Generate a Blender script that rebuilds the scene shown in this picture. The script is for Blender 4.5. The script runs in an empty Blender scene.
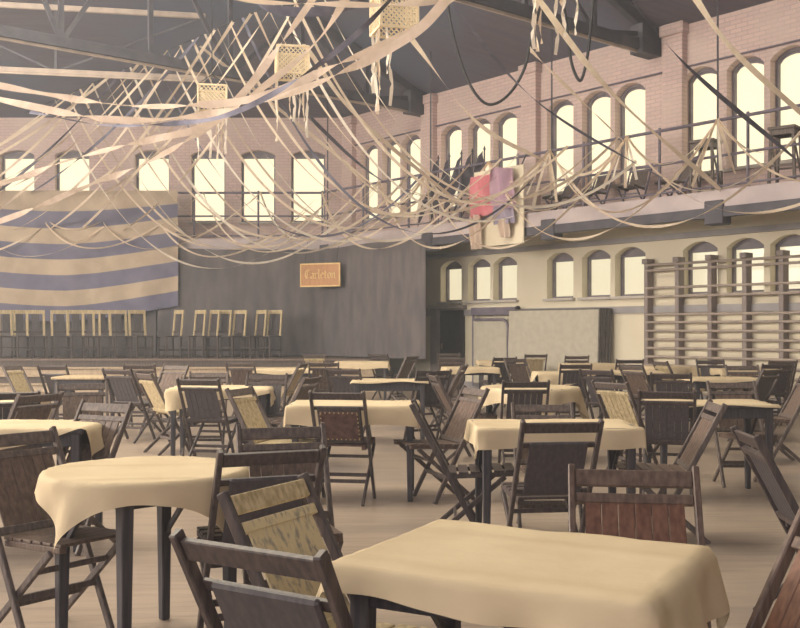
import bpy, bmesh, math, random
from mathutils import Vector, Matrix
random.seed(11)
C = bpy.context.scene.collection
R = math.radians
PI = math.pi
F, HY, CX, EYE = 1000.0, 329.0, 400.0, 1.34       # focal length in px, horizon row, centre column, eye height

def at(px, py, Z):
    """world point seen at pixel px,py at depth Z"""
    return Vector(((px - CX) * Z / F, Z, EYE - (py - HY) * Z / F))

# ------------------------------------------------------------------ materials
def nt(name):
    m = bpy.data.materials.new(name); m.use_nodes = True
    n = m.node_tree.nodes; l = m.node_tree.links
    return m, n, l, n['Principled BSDF']

def rgb(n, c):
    x = n.new('ShaderNodeRGB'); x.outputs[0].default_value = (*c, 1); return x.outputs[0]

def mixc(n, l, fac, a, b, mode='MIX'):
    x = n.new('ShaderNodeMix'); x.data_type = 'RGBA'; x.blend_type = mode
    if hasattr(fac, 'is_linked') or isinstance(fac, bpy.types.NodeSocket): l.new(fac, x.inputs[0])
    else: x.inputs[0].default_value = fac
    for s, v in ((6, a), (7, b)):
        if isinstance(v, bpy.types.NodeSocket): l.new(v, x.inputs[s])
        else: x.inputs[s].default_value = (*v, 1)
    return x.outputs[2]

def noise(n, l, scale=(1, 1, 1), s=5.0, detail=3.0, coord='Object'):
    tc = n.new('ShaderNodeTexCoord'); mp = n.new('ShaderNodeMapping')
    mp.inputs['Scale'].default_value = scale
    l.new(tc.outputs[coord], mp.inputs[0])
    t = n.new('ShaderNodeTexNoise'); t.inputs['Scale'].default_value = s; t.inputs['Detail'].default_value = detail
    l.new(mp.outputs[0], t.inputs['Vector'])
    return t.outputs[0]

def bump(n, l, b, h, strength=0.2, dist=0.01):
    x = n.new('ShaderNodeBump'); x.inputs['Strength'].default_value = strength; x.inputs['Distance'].default_value = dist
    l.new(h, x.inputs['Height']); l.new(x.outputs[0], b.inputs['Normal'])

def ramp(n, l, f, lo, hi):
    x = n.new('ShaderNodeMapRange'); x.inputs[1].default_value = lo; x.inputs[2].default_value = hi
    l.new(f, x.inputs[0]); return x.outputs[0]

def mottled(name, a, b, scale=(1, 1, 1), s=6.0, rough=0.7, bmp=0.0, spec=0.4, lo=0.35, hi=0.65, metal=0.0):
    m, n, l, p = nt(name)
    f = noise(n, l, scale, s)
    l.new(mixc(n, l, ramp(n, l, f, lo, hi), a, b), p.inputs['Base Color'])
    p.inputs['Roughness'].default_value = rough; p.inputs['Metallic'].default_value = metal
    p.inputs['Specular IOR Level'].default_value = spec
    if bmp: bump(n, l, p, f, bmp)
    return m

def wood(name, a, b, rough=0.45):
    return mottled(name, a, b, (26, 26, 2.2), 2.2, rough, 0.08)

def crepe(name, a, b, scale=(1, 1, 1), s=5, rough=.8, spec=.1):
    """thin paper: half of the light comes through"""
    m, n, l, p = nt(name)
    c = mixc(n, l, ramp(n, l, noise(n, l, scale, s), .35, .65), a, b)
    d = n.new('ShaderNodeBsdfDiffuse'); t = n.new('ShaderNodeBsdfTranslucent'); x = n.new('ShaderNodeMixShader')
    l.new(c, d.inputs[0]); l.new(c, t.inputs[0]); x.inputs[0].default_value = .42
    l.new(d.outputs[0], x.inputs[1]); l.new(t.outputs[0], x.inputs[2]); l.new(x.outputs[0], n['Material Output'].inputs[0]); n.remove(p)
    return m
M = {}
M['dark'] = wood('dark_stained_wood', (.070, .056, .058), (.124, .096, .090), .34)
M['dark_panel'] = wood('dark_panel_wood', (.080, .071, .080), (.115, .098, .104), .42)  # near-black panels; shade on backs turned away is painted in
M['brown'] = wood('brown_wood', (.115, .080, .066), (.20, .140, .112), .42)
M['red'] = wood('reddish_wood', (.15, .072, .050), (.245, .125, .085), .42)
M['grey_wood'] = wood('greyed_wood', (.105, .083, .08), (.19, .150, .132), .45)
M['pale'] = wood('pale_worn_lit_wood', (.42, .33, .18), (.68, .56, .36), .5)  # on folding chairs, the light they catch is painted in as pale
M['worn'] = mottled('peeling_lit_wood', (.36, .32, .25), (.74, .62, .38), (16, 16, 2.2), 3.0, .55, .1, lo=.34, hi=.50)  # peeling paint, with light on the panel painted in as paleness
M['leather'] = mottled('brown_leather', (.085, .045, .042), (.17, .095, .08), (1, 1, 1), 22, .5, .35)
M['stud'] = mottled('brass_stud', (.5, .4, .22), (.7, .58, .35), s=30, rough=.35, metal=.7)
M['cloth'] = mottled('cream_tablecloth', (.66, .54, .365), (.74, .62, .435), s=3.0, rough=.85, spec=.2)
def mat_cloth():
    m, n, l, p = nt('cream_tablecloth')
    f = noise(n, l, (1, 1, 1), 3.0, 3)
    l.new(mixc(n, l, ramp(n, l, f, .35, .65), (.66, .53, .35), (.74, .61, .415)), p.inputs['Base Color'])
    p.inputs['Roughness'].default_value = .85; p.inputs['Specular IOR Level'].default_value = .2
    tc = n.new('ShaderNodeTexCoord'); wv = n.new('ShaderNodeTexWave'); wv.bands_direction = 'Y'; wv.wave_profile = 'SIN'
    wv.inputs['Scale'].default_value = .75; wv.inputs['Distortion'].default_value = .5; wv.inputs['Phase Offset'].default_value = 1.1
    l.new(tc.outputs['Object'], wv.inputs[0])
    pw = n.new('ShaderNodeMath'); pw.operation = 'POWER'; pw.inputs[1].default_value = 10; l.new(wv.outputs['Fac'], pw.inputs[0])
    ad = n.new('ShaderNodeMath'); ad.operation = 'MULTIPLY_ADD'; ad.inputs[1].default_value = .8
    l.new(noise(n, l, (1, 1, 1), 7.0, 4), ad.inputs[0]); l.new(pw.outputs[0], ad.inputs[2])
    bump(n, l, p, ad.outputs[0], .55, .016)
    return m
M['cloth'] = mat_cloth()
M['table_wood'] = wood('table_wood', (.058, .055, .068), (.10, .088, .096), .45)
M['bare_top'] = wood('bare_table_top', (.50, .38, .23), (.66, .52, .34), .5)
M['steel'] = mottled('dark_steel', (.085, .082, .105), (.12, .112, .135), s=4, rough=.6)
M['rail'] = mottled('painted_rail', (.15, .13, .18), (.22, .19, .24), s=6, rough=.5)
M['fascia'] = mottled('gallery_paint', (.52, .45, .48), (.62, .54, .55), s=2, rough=.7)
M['deck'] = wood('deck_boards', (.16, .12, .11), (.24, .18, .15), .7)
M['conduit'] = mottled('pale_pipe', (.42, .34, .30), (.55, .45, .38), s=4, rough=.5)
M['streamer'] = crepe('cream_crepe', (.86, .72, .58), (.95, .83, .68), (1, 1, 1), 5, .8, spec=.1)
M['streamer_pale'] = crepe('white_crepe', (.90, .82, .72), (.97, .90, .80), (1, 1, 1), 5, .8, spec=.1)
M['garland'] = crepe('pinkish_garland', (.60, .48, .40), (.70, .57, .49))
M['streamer_dark'] = mottled('slate_crepe', (.13, .13, .18), (.21, .20, .26), (1, 1, 1), 5, .8, spec=.1)
M['curtain'] = mottled('dark_drape', (.145, .132, .145), (.20, .178, .182), (2, 2, .6), 2.5, .9, spec=.1)
M['flag_dark'] = mottled('flag_dark_stripe', (.16, .155, .23), (.21, .20, .28), s=2.2, rough=.9, spec=.1)
M['flag_pale'] = mottled('flag_pale_stripe', (.44, .355, .27), (.54, .44, .34), s=2.2, rough=.9, spec=.1)
M['flag_furled'] = mottled('furled_dark_cloth', (.05, .045, .06), (.09, .08, .10), s=4, rough=.9, spec=.1)
M['pink'] = mottled('pink_bunting', (.60, .17, .21), (.72, .27, .31), s=3, rough=.85, spec=.1)
M['lilac'] = mottled('lilac_bunting', (.42, .27, .37), (.52, .35, .44), s=3, rough=.85, spec=.1)
M['blue_cloth'] = mottled('blue_grey_cloth', (.34, .30, .42), (.46, .40, .50), s=3, rough=.85, spec=.1)
M['cream_cloth'] = mottled('drooping_pale_cloth', (.62, .50, .42), (.74, .60, .50), s=3, rough=.85, spec=.1)
M['white_board'] = mottled('white_board', (.76, .68, .52), (.84, .76, .60), s=3, rough=.7)
M['frame_white'] = mottled('window_paint', (.50, .46, .44), (.60, .55, .50), s=5, rough=.5)
M['frame_dark'] = mottled('window_sash', (.17, .15, .18), (.24, .21, .24), s=5, rough=.5)
M['black_cord'] = mottled('black_cord', (.03, .028, .035), (.05, .045, .05), s=8, rough=.6)
M['canvas'] = mottled('mat_canvas', (.50, .465, .39), (.56, .52, .44), s=9, rough=.9, bmp=.2, spec=.1)
M['canvas_edge'] = mottled('mat_edge', (.14, .13, .13), (.20, .18, .17), s=9, rough=.8)
M['steelbar'] = mottled('bar_wood', (.34, .28, .25), (.46, .38, .33), s=6, rough=.45)
M['barpost'] = wood('stall_post', (.22, .18, .18), (.32, .26, .24), .5)
M['step'] = wood('stage_step', (.44, .34, .24), (.58, .46, .33), .5)
M['step_dark'] = wood('stage_nosing', (.085, .065, .06), (.14, .105, .09), .6)
M['sign'] = wood('sign_board', (.50, .24, .10), (.62, .32, .14), .5)
M['sign_gold'] = mottled('sign_gold', (.80, .56, .22), (.92, .68, .32), s=9, rough=.5)
M['purple'] = mottled('purple_paint', (.07, .035, .14), (.11, .06, .20), s=6, rough=.3)
M['pilaster'] = None
M['dado'] = mottled('dado_paint', (.33, .31, .33), (.40, .38, .39), s=3, rough=.6)
M['lattice'] = mottled('lattice_paper', (.74, .60, .40), (.86, .72, .50), s=5, rough=.8)
M['cabinet'] = wood('black_cabinet', (.025, .022, .026), (.05, .042, .046), .5)
M['jamb'] = mottled('door_casing', (.26, .22, .22), (.34, .29, .27), s=3, rough=.6)

def mat_floor():
    m, n, l, p = nt('floor_boards')
    tc = n.new('ShaderNodeTexCoord'); mp = n.new('ShaderNodeMapping')
    mp.inputs['Rotation'].default_value = (0, 0, R(-9))
    l.new(tc.outputs['Object'], mp.inputs[0])
    br = n.new('ShaderNodeTexBrick'); br.offset = .37
    br.inputs['Scale'].default_value = 1.0; br.inputs['Brick Width'].default_value = 3.4; br.inputs['Row Height'].default_value = .085
    br.inputs['Mortar Size'].default_value = .0022; br.inputs['Bias'].default_value = -.1
    br.inputs['Color1'].default_value = (.42, .33, .265, 1); br.inputs['Color2'].default_value = (.34, .27, .215, 1)
    br.inputs['Mortar'].default_value = (.19, .14, .11, 1)
    l.new(mp.outputs[0], br.inputs['Vector'])
    f = noise(n, l, (.5, 5, 1), 3.2, 5)
    c = mixc(n, l, ramp(n, l, f, .35, .7), br.outputs[0], (.48, .385, .31))
    s = noise(n, l, (1, 1, 1), .7, 4)
    c2 = mixc(n, l, ramp(n, l, s, .52, .72), c, (.23, .195, .18))
    l.new(c2, p.inputs['Base Color'])
    p.inputs['Roughness'].default_value = .30
    bump(n, l, p, br.outputs[1], -.1, .003)
    return m
M['floor'] = mat_floor()

def mat_wall():
    m, n, l, p = nt('painted_brick')
    tc = n.new('ShaderNodeTexCoord'); sp = n.new('ShaderNodeSeparateXYZ'); cb = n.new('ShaderNodeCombineXYZ')
    l.new(tc.outputs['Object'], sp.inputs[0]); l.new(sp.outputs[0], cb.inputs[0]); l.new(sp.outputs[2], cb.inputs[1])
    br = n.new('ShaderNodeTexBrick'); br.inputs['Scale'].default_value = 1
    br.inputs['Brick Width'].default_value = .22; br.inputs['Row Height'].default_value = .075; br.inputs['Mortar Size'].default_value = .008
    br.inputs['Color1'].default_value = (.72, .54, .51, 1); br.inputs['Color2'].default_value = (.64, .485, .465, 1)
    br.inputs['Mortar'].default_value = (.52, .41, .41, 1)
    l.new(cb.outputs[0], br.inputs['Vector'])
    low = mixc(n, l, ramp(n, l, noise(n, l, (1, 1, 1), 1.3, 4), .35, .65), (.78, .71, .56), (.83, .76, .61))
    st = n.new('ShaderNodeMath'); st.operation = 'GREATER_THAN'; st.inputs[1].default_value = 3.3
    l.new(sp.outputs[2], st.inputs[0])
    dirt = mixc(n, l, ramp(n, l, noise(n, l, (.7, 1, .7), 1.6, 4), .4, .75), br.outputs[0], (.66, .54, .50))
    l.new(mixc(n, l, st.outputs[0], low, dirt), p.inputs['Base Color'])
    p.inputs['Roughness'].default_value = .75; p.inputs['Specular IOR Level'].default_value = .25
    bump(n, l, p, br.outputs[1], -.25, .006)
    return m
M['wall'] = mat_wall()
M['pilaster'] = M['wall']

def mat_roof():
    m, n, l, p = nt('roof_boards')
    f = noise(n, l, (.4, 6, 1), 2.0, 4)
    g = noise(n, l, (1, 1, 1), .35, 3)
    a = mixc(n, l, ramp(n, l, f, .35, .65), (.135, .118, .155), (.170, .140, .165))
    l.new(mixc(n, l, ramp(n, l, g, .4, .65), a, (.150, .170, .245)), p.inputs['Base Color'])
    p.inputs['Roughness'].default_value = .85
    return m
M['roof'] = mat_roof()

def mat_pane(name, col, strength):
    m, n, l, p = nt(name)
    p.inputs['Base Color'].default_value = (.08, .08, .08, 1)
    p.inputs['Roughness'].default_value = .2
    f = noise(n, l, (1, 1, 1), .8, 2)
    c = mixc(n, l, ramp(n, l, f, .35, .65), col, tuple(min(1, v * 1.06) for v in col))
    l.new(c, p.inputs['Emission Color']); p.inputs['Emission Strength'].default_value = strength
    return m
M['pane'] = mat_pane('daylit_pane', (1.0, .86, .57), 1.12)
M['pane_low'] = mat_pane('daylit_lower_pane', (1.0, .86, .58), .82)

# ------------------------------------------------------------------ mesh builder
class MB:
    def __init__(s): s.v = []; s.f = []; s.mi = []
    def add(s, vs, fs, mi=0):
        o = len(s.v); s.v += [Vector(v) for v in vs]; s.f += [[o + i for i in f] for f in fs]; s.mi += [mi] * len(fs)
    def box(s, c, d, mi=0, rot=None):
        c = Vector(c); h = Vector(d) / 2
        vs = [Vector((x * h.x, y * h.y, z * h.z)) for x in (-1, 1) for y in (-1, 1) for z in (-1, 1)]
        if rot: vs = [rot @ v for v in vs]
        s.add([c + v for v in vs], [(0, 1, 3, 2), (4, 6, 7, 5), (0, 4, 5, 1), (2, 3, 7, 6), (0, 2, 6, 4), (1, 5, 7, 3)], mi)
    def bar(s, a, b, w, h, up=(0, 0, 1), mi=0, w2=None, h2=None):
        """square-section bar from a to b; w across, h along 'up'"""
        a = Vector(a); b = Vector(b); d = (b - a).normalized(); up = Vector(up)
        x = d.cross(up)
        if x.length < 1e-4: x = d.cross(Vector((0, 1, 0)))
        x.normalize(); y = x.cross(d)
        w2 = w2 or w; h2 = h2 or h
        vs = []
        for p, ww, hh in ((a, w, h), (b, w2, h2)):
            for i, j in ((-1, -1), (1, -1), (1, 1), (-1, 1)): vs.append(p + x * i * ww / 2 + y * j * hh / 2)
        s.add(vs, [(3, 2, 1, 0), (4, 5, 6, 7), (0, 1, 5, 4), (1, 2, 6, 5), (2, 3, 7, 6), (3, 0, 4, 7)], mi)
    def tube(s, pts, r, n=8, mi=0, r2=None):
        pts = [Vector(p) for p in pts]; rings = []; N = len(pts)
        for i, p in enumerate(pts):
            d = (pts[min(i + 1, N - 1)] - pts[max(i - 1, 0)]).normalized()
            x = d.cross(Vector((0, 0, 1)))
            if x.length < 1e-3: x = d.cross(Vector((0, 1, 0)))
            x.normalize(); y = x.cross(d)
            rr = r if r2 is None else r + (r2 - r) * i / max(1, N - 1)
            rings.append([p + (x * math.cos(2 * PI * k / n) + y * math.sin(2 * PI * k / n)) * rr for k in range(n)])
        vs = [v for g in rings for v in g]; fs = []
        for i in range(N - 1):
            for k in range(n):
                a = i * n + k; b = i * n + (k + 1) % n
                fs.append((a, a + n, b + n, b))
        fs.append(tuple(range(n))); fs.append(tuple((N - 1) * n + k for k in reversed(range(n))))
        s.add(vs, fs, mi)
    def prism(s, poly, z0, z1, mi=0):
        n = len(poly)
        vs = [(x, y, z0) for x, y in poly] + [(x, y, z1) for x, y in poly]
        fs = [tuple(reversed(range(n))), tuple(range(n, 2 * n))]
        fs += [(i, (i + 1) % n, n + (i + 1) % n, n + i) for i in range(n)]
        s.add(vs, fs, mi)
    def build(s, name, mats, parent=None, bevel=0, smooth=False):
        me = bpy.data.meshes.new(name); me.from_pydata([tuple(v) for v in s.v], [], s.f)
        if not isinstance(mats, (list, tuple)): mats = [mats]
        for m in mats: me.materials.append(m)
        for p, k in zip(me.polygons, s.mi): p.material_index = k
        bm = bmesh.new(); bm.from_mesh(me)
        if bevel:
            bmesh.ops.bevel(bm, geom=list(bm.edges), offset=bevel, segments=1, affect='EDGES', clamp_overlap=True)
        bmesh.ops.recalc_face_normals(bm, faces=bm.faces)
        bm.to_mesh(me); bm.free()
        if smooth:
            for p in me.polygons: p.use_smooth = True
        o = bpy.data.objects.new(name, me); C.objects.link(o)
        if parent: o.parent = parent
        return o

def tag(o, label=None, cat=None, group=None, kind=None):
    if label: o['label'] = label
    if cat: o['category'] = cat
    if group: o['group'] = group
    if kind: o['kind'] = kind
    return o
def empty(name, loc=(0, 0, 0), rz=0):
    o = bpy.data.objects.new(name, None); o.empty_display_size = .1; C.objects.link(o)
    o.location = loc; o.rotation_euler = (0, 0, rz); return o
def struct(o): o['kind'] = 'structure'; return o
def dup(root):
    r = root.copy(); C.objects.link(r)
    for ch in list(root.children):
        c = ch.copy(); C.objects.link(c); c.parent = r
        for g in list(ch.children):
            d = g.copy(); C.objects.link(d); d.parent = c
    return r
ORD = ['first', 'second', 'third', 'fourth', 'fifth', 'sixth', 'seventh', 'eighth', 'ninth', 'tenth', 'eleventh', 'twelfth',
       'thirteenth', 'fourteenth', 'fifteenth', 'sixteenth', 'seventeenth', 'eighteenth', 'nineteenth', 'twentieth']

def ORDX(i): return ORD[i] if i < 20 else 'twenty-' + ORD[i - 20]
# ------------------------------------------------------------------ plan of the hall
YB = 25.6                                   # depth of the back wall
CN = Vector((-1.33, YB, 0))                 # corner between back wall and right wall
WL = math.hypot(1, 1.22)
WD = Vector((1, -1.22, 0)) / WL             # along the right wall, towards the viewer
WN = Vector((-1.22, -1, 0)) / WL            # into the room
def tw(px):                                 # distance along the right wall seen at column px
    q = (px - CX) / F
    return (1.33 + YB * q) / (1 + 1.22 * q) * WL
def wp(s, d=0, z=0): return CN + WD * s + WN * d + Vector((0, 0, z))
GD = 1.2                                    # gallery depth
GF = Vector((-1.33 - GD * math.tan(math.acos(max(-1, min(1, Vector((0, -1, 0)).dot(WN)))) / 2) , YB - GD, 0))
def gp(s, d=0, z=0): return wp(s, GD + d, z)
def ts(px):                                 # distance along the right gallery front seen at column px
    q = (px - CX) / F; o = wp(0, GD)
    return (q * o.y - o.x) / (WD.x - q * WD.y)
S_END = 38.0
XL = -16.0
EAVE = 6.75

# floor
b = MB(); b.prism([(XL - .3, -8.3), (27, -8.3), (27, YB + .4), (XL - .3, YB + .4)], -.12, 0)
struct(b.build('floor', M['floor']))

# walls with arched openings -------------------------------------------------
def arch(xc, w, zs, rise, n=9):
    """points from left spring to right spring"""
    if rise < 1e-4: return [(xc - w / 2, zs), (xc + w / 2, zs)]
    h = w / 2; rad = (h * h + rise * rise) / (2 * rise); cz = zs + rise - rad; a = math.asin(min(1, h / rad))
    return [(xc + rad * math.sin(-a + 2 * a * i / (n - 1)), cz + rad * math.cos(-a + 2 * a * i / (n - 1))) for i in range(n)]
REV = .30
def wall_mesh(x0, x1, z1, cols):
    """cols: (xc, w, [(sill, spring, rise), ...]); local x along, y = 0 inner face, +y outward"""
    b = MB()
    def face(poly): b.add([(x, 0, z) for x, z in poly], [tuple(range(len(poly)))])
    cur = x0
    for xc, w, wins in sorted(cols):
        l, r = xc - w / 2, xc + w / 2
        face([(cur, 0), (l, 0), (l, z1), (cur, z1)])
        zb = [(l, 0), (r, 0)]
        for sill, spring, rise in wins:
            face(zb + [(r, sill), (l, sill)])
            ar = arch(xc, w, spring, rise)
            ring = [(l, sill), (r, sill)] + list(reversed(ar))
            n = len(ring)
            b.add([(x, 0, z) for x, z in ring] + [(x, REV, z) for x, z in ring], [(i, (i + 1) % n, n + (i + 1) % n, n + i) for i in range(n)])
            zb = ar
        face(zb + [(r, z1), (l, z1)])
        cur = r
    face([(cur, 0), (x1, 0), (x1, z1), (cur, z1)])
    b.add([(x0, REV + .02, 0), (x1, REV + .02, 0), (x1, REV + .02, z1), (x0, REV + .02, z1)], [(0, 1, 2, 3)])
    return b
wcount = [0]
def window(parent_loc, rz, xc, w, sill, spring, rise, pane, low=False, slim=False, crescent=False):
    wcount[0] += 1
    loc = Vector(parent_loc) + Matrix.Rotation(rz, 3, 'Z') @ Vector((xc, 0, 0))
    e = empty('window_%d' % wcount[0], (loc.x, loc.y, sill), rz); e['kind'] = 'structure'
    ar = arch(0, w, spring - sill, rise)
    poly = [(-w / 2, 0), (w / 2, 0)] + list(reversed(ar))
    b = MB(); b.add([(x, REV - .06, z) for x, z in poly], [tuple(range(len(poly)))])
    b.add([(x, REV - .05, z) for x, z in poly], [tuple(range(len(poly)))])
    b.build('pane', pane, e)
    f = MB(); t = .05 if not low else .04
    ins = [(x * (1 - 2 * t / w), t + (z) * (1 - 2 * t / (spring - sill + rise))) for x, z in poly]
    n = len(poly)
    for ya, yb in ((REV - .13, REV - .05),):
        vs = [(x, ya, z) for x, z in poly] + [(x, ya, z) for x, z in ins] + [(x, yb, z) for x, z in ins]
        f.add(vs, [(i, (i + 1) % n, n + (i + 1) % n, n + i) for i in range(n)] + [(n + i, n + (i + 1) % n, 2 * n + (i + 1) % n, 2 * n + i) for i in range(n)])
    zm = (spring - sill) * (.50)
    zh = spring - sill - (.02 if low else .05)
    if crescent:
        na = len(ar); f.add([(x, REV - .11, z) for x, z in ar] + [(x, REV - .11, z - .10) for x, z in ar], [(i, i + 1, na + i + 1, na + i) for i in range(na - 1)])
    else:
        hp = [(-w / 2, zh), (w / 2, zh)] + list(reversed(ar))
        nh = len(hp); f.add([(x, REV - .11, z) for x, z in hp], [tuple(range(nh))]); f.box((0, REV - .09, zh), (w, .06, .035))
    f.build('sash_frame', M['frame_dark'], e)
    s = MB(); s.box((0, REV * .5 - .06, -.03), (w + .10, REV + .05, .05)); s.build('sill', M['frame_white'], e, .006)

UP = (4.08, 5.78, .17); UPB = (4.08, 5.80, .12); LO = (1.96, 2.74, .14)
px_groups = [[369, 391, 411], [451, 479, 505], [560, 596, 630], [700, 745, 790]]
scols = [tw(p) for g in px_groups for p in g]
step = scols[9] - scols[6]
grp = [scols[9] + step, scols[10] + step, scols[11] + step]
extra = []
while grp[-1] < S_END - 1: extra += grp; grp = [g + step for g in grp]
rz_right = math.atan2(WD.y, WD.x)
cols = [(s, .70, ([UP] if i < 3 else [LO, UP])) for i, s in enumerate(scols + extra)]
wr = wall_mesh(0, S_END, EAVE + .1, cols).build('wall_right', M['wall']); struct(wr)
wr.location = CN; wr.rotation_euler = (0, 0, rz_right)
for i, s in enumerate(scols + extra):
    if i >= 3: window(CN, rz_right, s, .70, *LO, M['pane_low'], low=True, slim=True)
    window(CN, rz_right, s, .70, *UP, M['pane'], crescent=True)
bx = [(p - CX) * YB / F for p in (-40, 17, 72, 152, 208, 258, 308)]
wb = wall_mesh(XL, CN.x, EAVE + .1, [(x, .88, [UPB]) for x in bx]).build('wall_back', M['wall']); struct(wb)
wb.location = (0, YB, 0)
for x in bx: window((0, YB, 0), 0, x, .88, *UPB, M['pane'])
# left and rear walls, out of the picture, with tall windows
lc = [(y, 1.6, [(2.2, 5.4, .3)]) for y in (3, 6.5, 10, 13.5, 17, 20.5, 29)]
wl = wall_mesh(0, 34.2, EAVE + .1, lc).build('wall_left', M['wall']); struct(wl)
wl.location = (XL, -8, 0); wl.rotation_euler = (0, 0, R(90))
for y, w, ws in lc: window((XL, -8, 0), R(90), y, w, *ws[0], M['pane'])
rc = [(x, 1.8, [(1.6, 5.4, .3)]) for x in (4, 8, 12, 16, 20, 24, 28, 32, 36)]
wq = wall_mesh(0, 43, EAVE + .1, rc).build('wall_rear', M['wall']); struct(wq)
wq.location = (27, -8, 0); wq.rotation_euler = (0, 0, PI)
for x, w, ws in rc: window((27, -8, 0), PI, x, w, *ws[0], M['pane'])

# pilasters, ledge and dado on the right wall
k = 0
for px, z1 in ((351, 6.74), (431, 6.74), (533, 6.80), (677, 6.80)):
    k += 1; s = tw(px) if px > 351 else .14
    b = MB(); b.box((0, -.07, (z1 + 3.4) / 2), (.42, .16, z1 - 3.4)); b.box((0, -.09, z1 - .12), (.50, .2, .2))
    o = struct(b.build('trim_%d' % k, M['pilaster'], None, .01)); o.location = wp(s); o.rotation_euler = (0, 0, rz_right)
b = MB(); b.box((S_END / 2, -.04, 3.0), (S_END, .09, .10)); o = struct(b.build('trim_5', M['dado'])); o.location = CN; o.rotation_euler = (0, 0, rz_right)
b = MB(); b.box((S_END / 2, -.02, 1.70), (S_END, .05, .13)); o = struct(b.build('trim_6', M['dado'])); o.location = CN; o.rotation_euler = (0, 0, rz_right)
b = MB(); b.tube([(.2, -.03, 5.99), (S_END - .2, -.03, 5.99)], .018, 6); o = struct(b.build('trim_7', M['rail'])); o.location = CN; o.rotation_euler = (0, 0, rz_right)
b = MB(); b.box((S_END / 2, -.02, .09), (S_END, .05, .18)); o = struct(b.build('baseboard_right', M['dado'])); o.location = CN; o.rotation_euler = (0, 0, rz_right)

# roof ----------------------------------------------------------------------
SL = .42; DC = 9.0
n1 = Vector((0, -1, 0)); bis = (n1 + WN).normalized()
K = CN + bis * (DC / n1.dot(bis)); ZC = EAVE + SL * DC
E = wp(S_END); Ei = wp(S_END, DC)
b = MB()
def rf(ps, zs):
    b.add([(p[0], p[1], z) for p, z in zip(ps, zs)], [tuple(range(len(ps)))])
    b.add([(p[0], p[1], z + .15) for p, z in zip(ps, zs)], [tuple(range(len(ps)))])
rf([CN, K, (XL - .4, K.y), (XL - .4, YB)], [EAVE, ZC, ZC, EAVE])
rf([CN, E, Ei, K], [EAVE, EAVE, ZC, ZC])
rf([K, Ei, (Ei.x, -12), (XL - .4, -12), (XL - .4, K.y)], [ZC] * 5)
struct(b.build('ceiling', M['roof']))

def truss(a, d, length, label, zb=6.45, slope=.36, top0=.28, level=None, th=1.0, pitch=1.7, cm='steel'):
    """steel roof truss from wall point a along unit vector d"""
    a = Vector((a[0], a[1], 0)); d = Vector(d)
    t = empty('roof_truss', (a.x, a.y, zb)); tag(t, label, 'truss', 'steel roof trusses')
    L = lambda s, z: d * s + Vector((0, 0, z))
    top = (lambda s: top0 + slope * s) if level is None else (lambda s: level)
    b = MB(); b.bar(L(0, 0), L(length, 0), .14 * th, .20 * th); b.build('bottom_chord', M[cm], t, .01)
    b = MB(); b.bar(L(0, top(0)), L(length, top(length)), .14 * th, .22 * th); b.build('top_chord', M[cm], t, .01)
    n = int(length / pitch); st = length / n
    for i in range(1, n + 1):
        b = MB(); b.bar(L(i * st, 0), L(i * st, top(i * st)), .07 * th, .09 * th, up=d); b.build('web_post', M['steel'], t)
        b = MB(); b.bar(L((i - 1) * st, top((i - 1) * st)) if i % 2 else L((i - 1) * st, 0), L(i * st, 0) if i % 2 else L(i * st, top(i * st)), .06 * th, .08 * th); b.build('web_diagonal', M['steel'], t)
    b = MB(); b.bar(L(.1, -.12 * th), L(length, -.12 * th), .05, .045); b.build('conduit', M['conduit'], t)
    b = MB(); b.prism([(-.01, -.14), (.55, -.14), (.55, .14), (-.01, .14)], -.16, .36)
    g = b.build('bearing_plate', M['steel'], t); g.rotation_euler = (0, 0, math.atan2(d.y, d.x))
    return t
truss(wp(1.912 * WL), WN, 12, 'dark steel roof truss bearing on right wall between first two window groups')
truss(wp(5.994 * WL), WN, 12, 'dark steel roof truss bearing on right wall between third and fourth window groups')
tD = truss((-15.6, 18.4), Vector((11.6, 2.2, 0)).normalized(), 11.8, 'dark steel roof truss crossing upper left, parallel to back wall', 6.5, level=1.28, th=.5, pitch=2.9, cm='conduit')
# gallery --------------------------------------------------------------------
g0 = gp(0); # right gallery front line starts
# intersection of back front line y=YB-GD with right front line
s_c = (g0.y - (YB - GD)) / -WD.y * 1.0
GC = g0 + WD * s_c
gallery_plan = [(XL, YB), (CN.x, YB), (E.x, E.y), (gp(S_END).x, gp(S_END).y), (GC.x, GC.y), (XL, YB - GD)]
b = MB(); b.prism(gallery_plan, 3.27, 3.40); struct(b.build('gallery_floor', M['deck']))
b = MB()
b.bar((XL, YB - GD - .03, 3.19), (GC.x, GC.y - .03, 3.19), .14, .16); b.bar(GC + Vector((0, -.03, 3.19)), gp(S_END, .03, 3.19), .14, .16)
struct(b.build('gallery_beam', M['steel']))
b = MB()
b.bar((XL, YB - GD - .06, 3.40), (GC.x, GC.y - .06, 3.40), .03, .28); b.bar(GC + Vector((-.02, -.06, 3.40)), gp(S_END, .05, 3.40), .03, .28)
struct(b.build('gallery_fascia', M['fascia']))
RZ1, RZ2, RZ0 = 4.67, 4.10, 3.62
def railing(a, bb, n, label, skip_end=False):
    a = Vector(a); bb = Vector(bb); r = empty('gallery_railing', (a.x, a.y, 3.4)); tag(r, label, 'railing')
    d = bb - a; Lz = lambda u, z: d * u + Vector((0, 0, z - 3.4))
    for z, w in ((RZ1, .028), (RZ2, .022), (RZ0, .018)):
        m = MB(); m.tube([Lz(0, z), Lz(1, z)], w, 8); m.build('rail', M['rail'], r)
    for i in range(n + 1):
        if skip_end and i == n: continue
        m = MB(); m.tube([Lz(i / n, 3.38), Lz(i / n, RZ1 + .05)], .025, 8); m.box(Lz(i / n, 3.42), (.12, .12, .05)); m.build('post', M['rail'], r)
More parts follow.
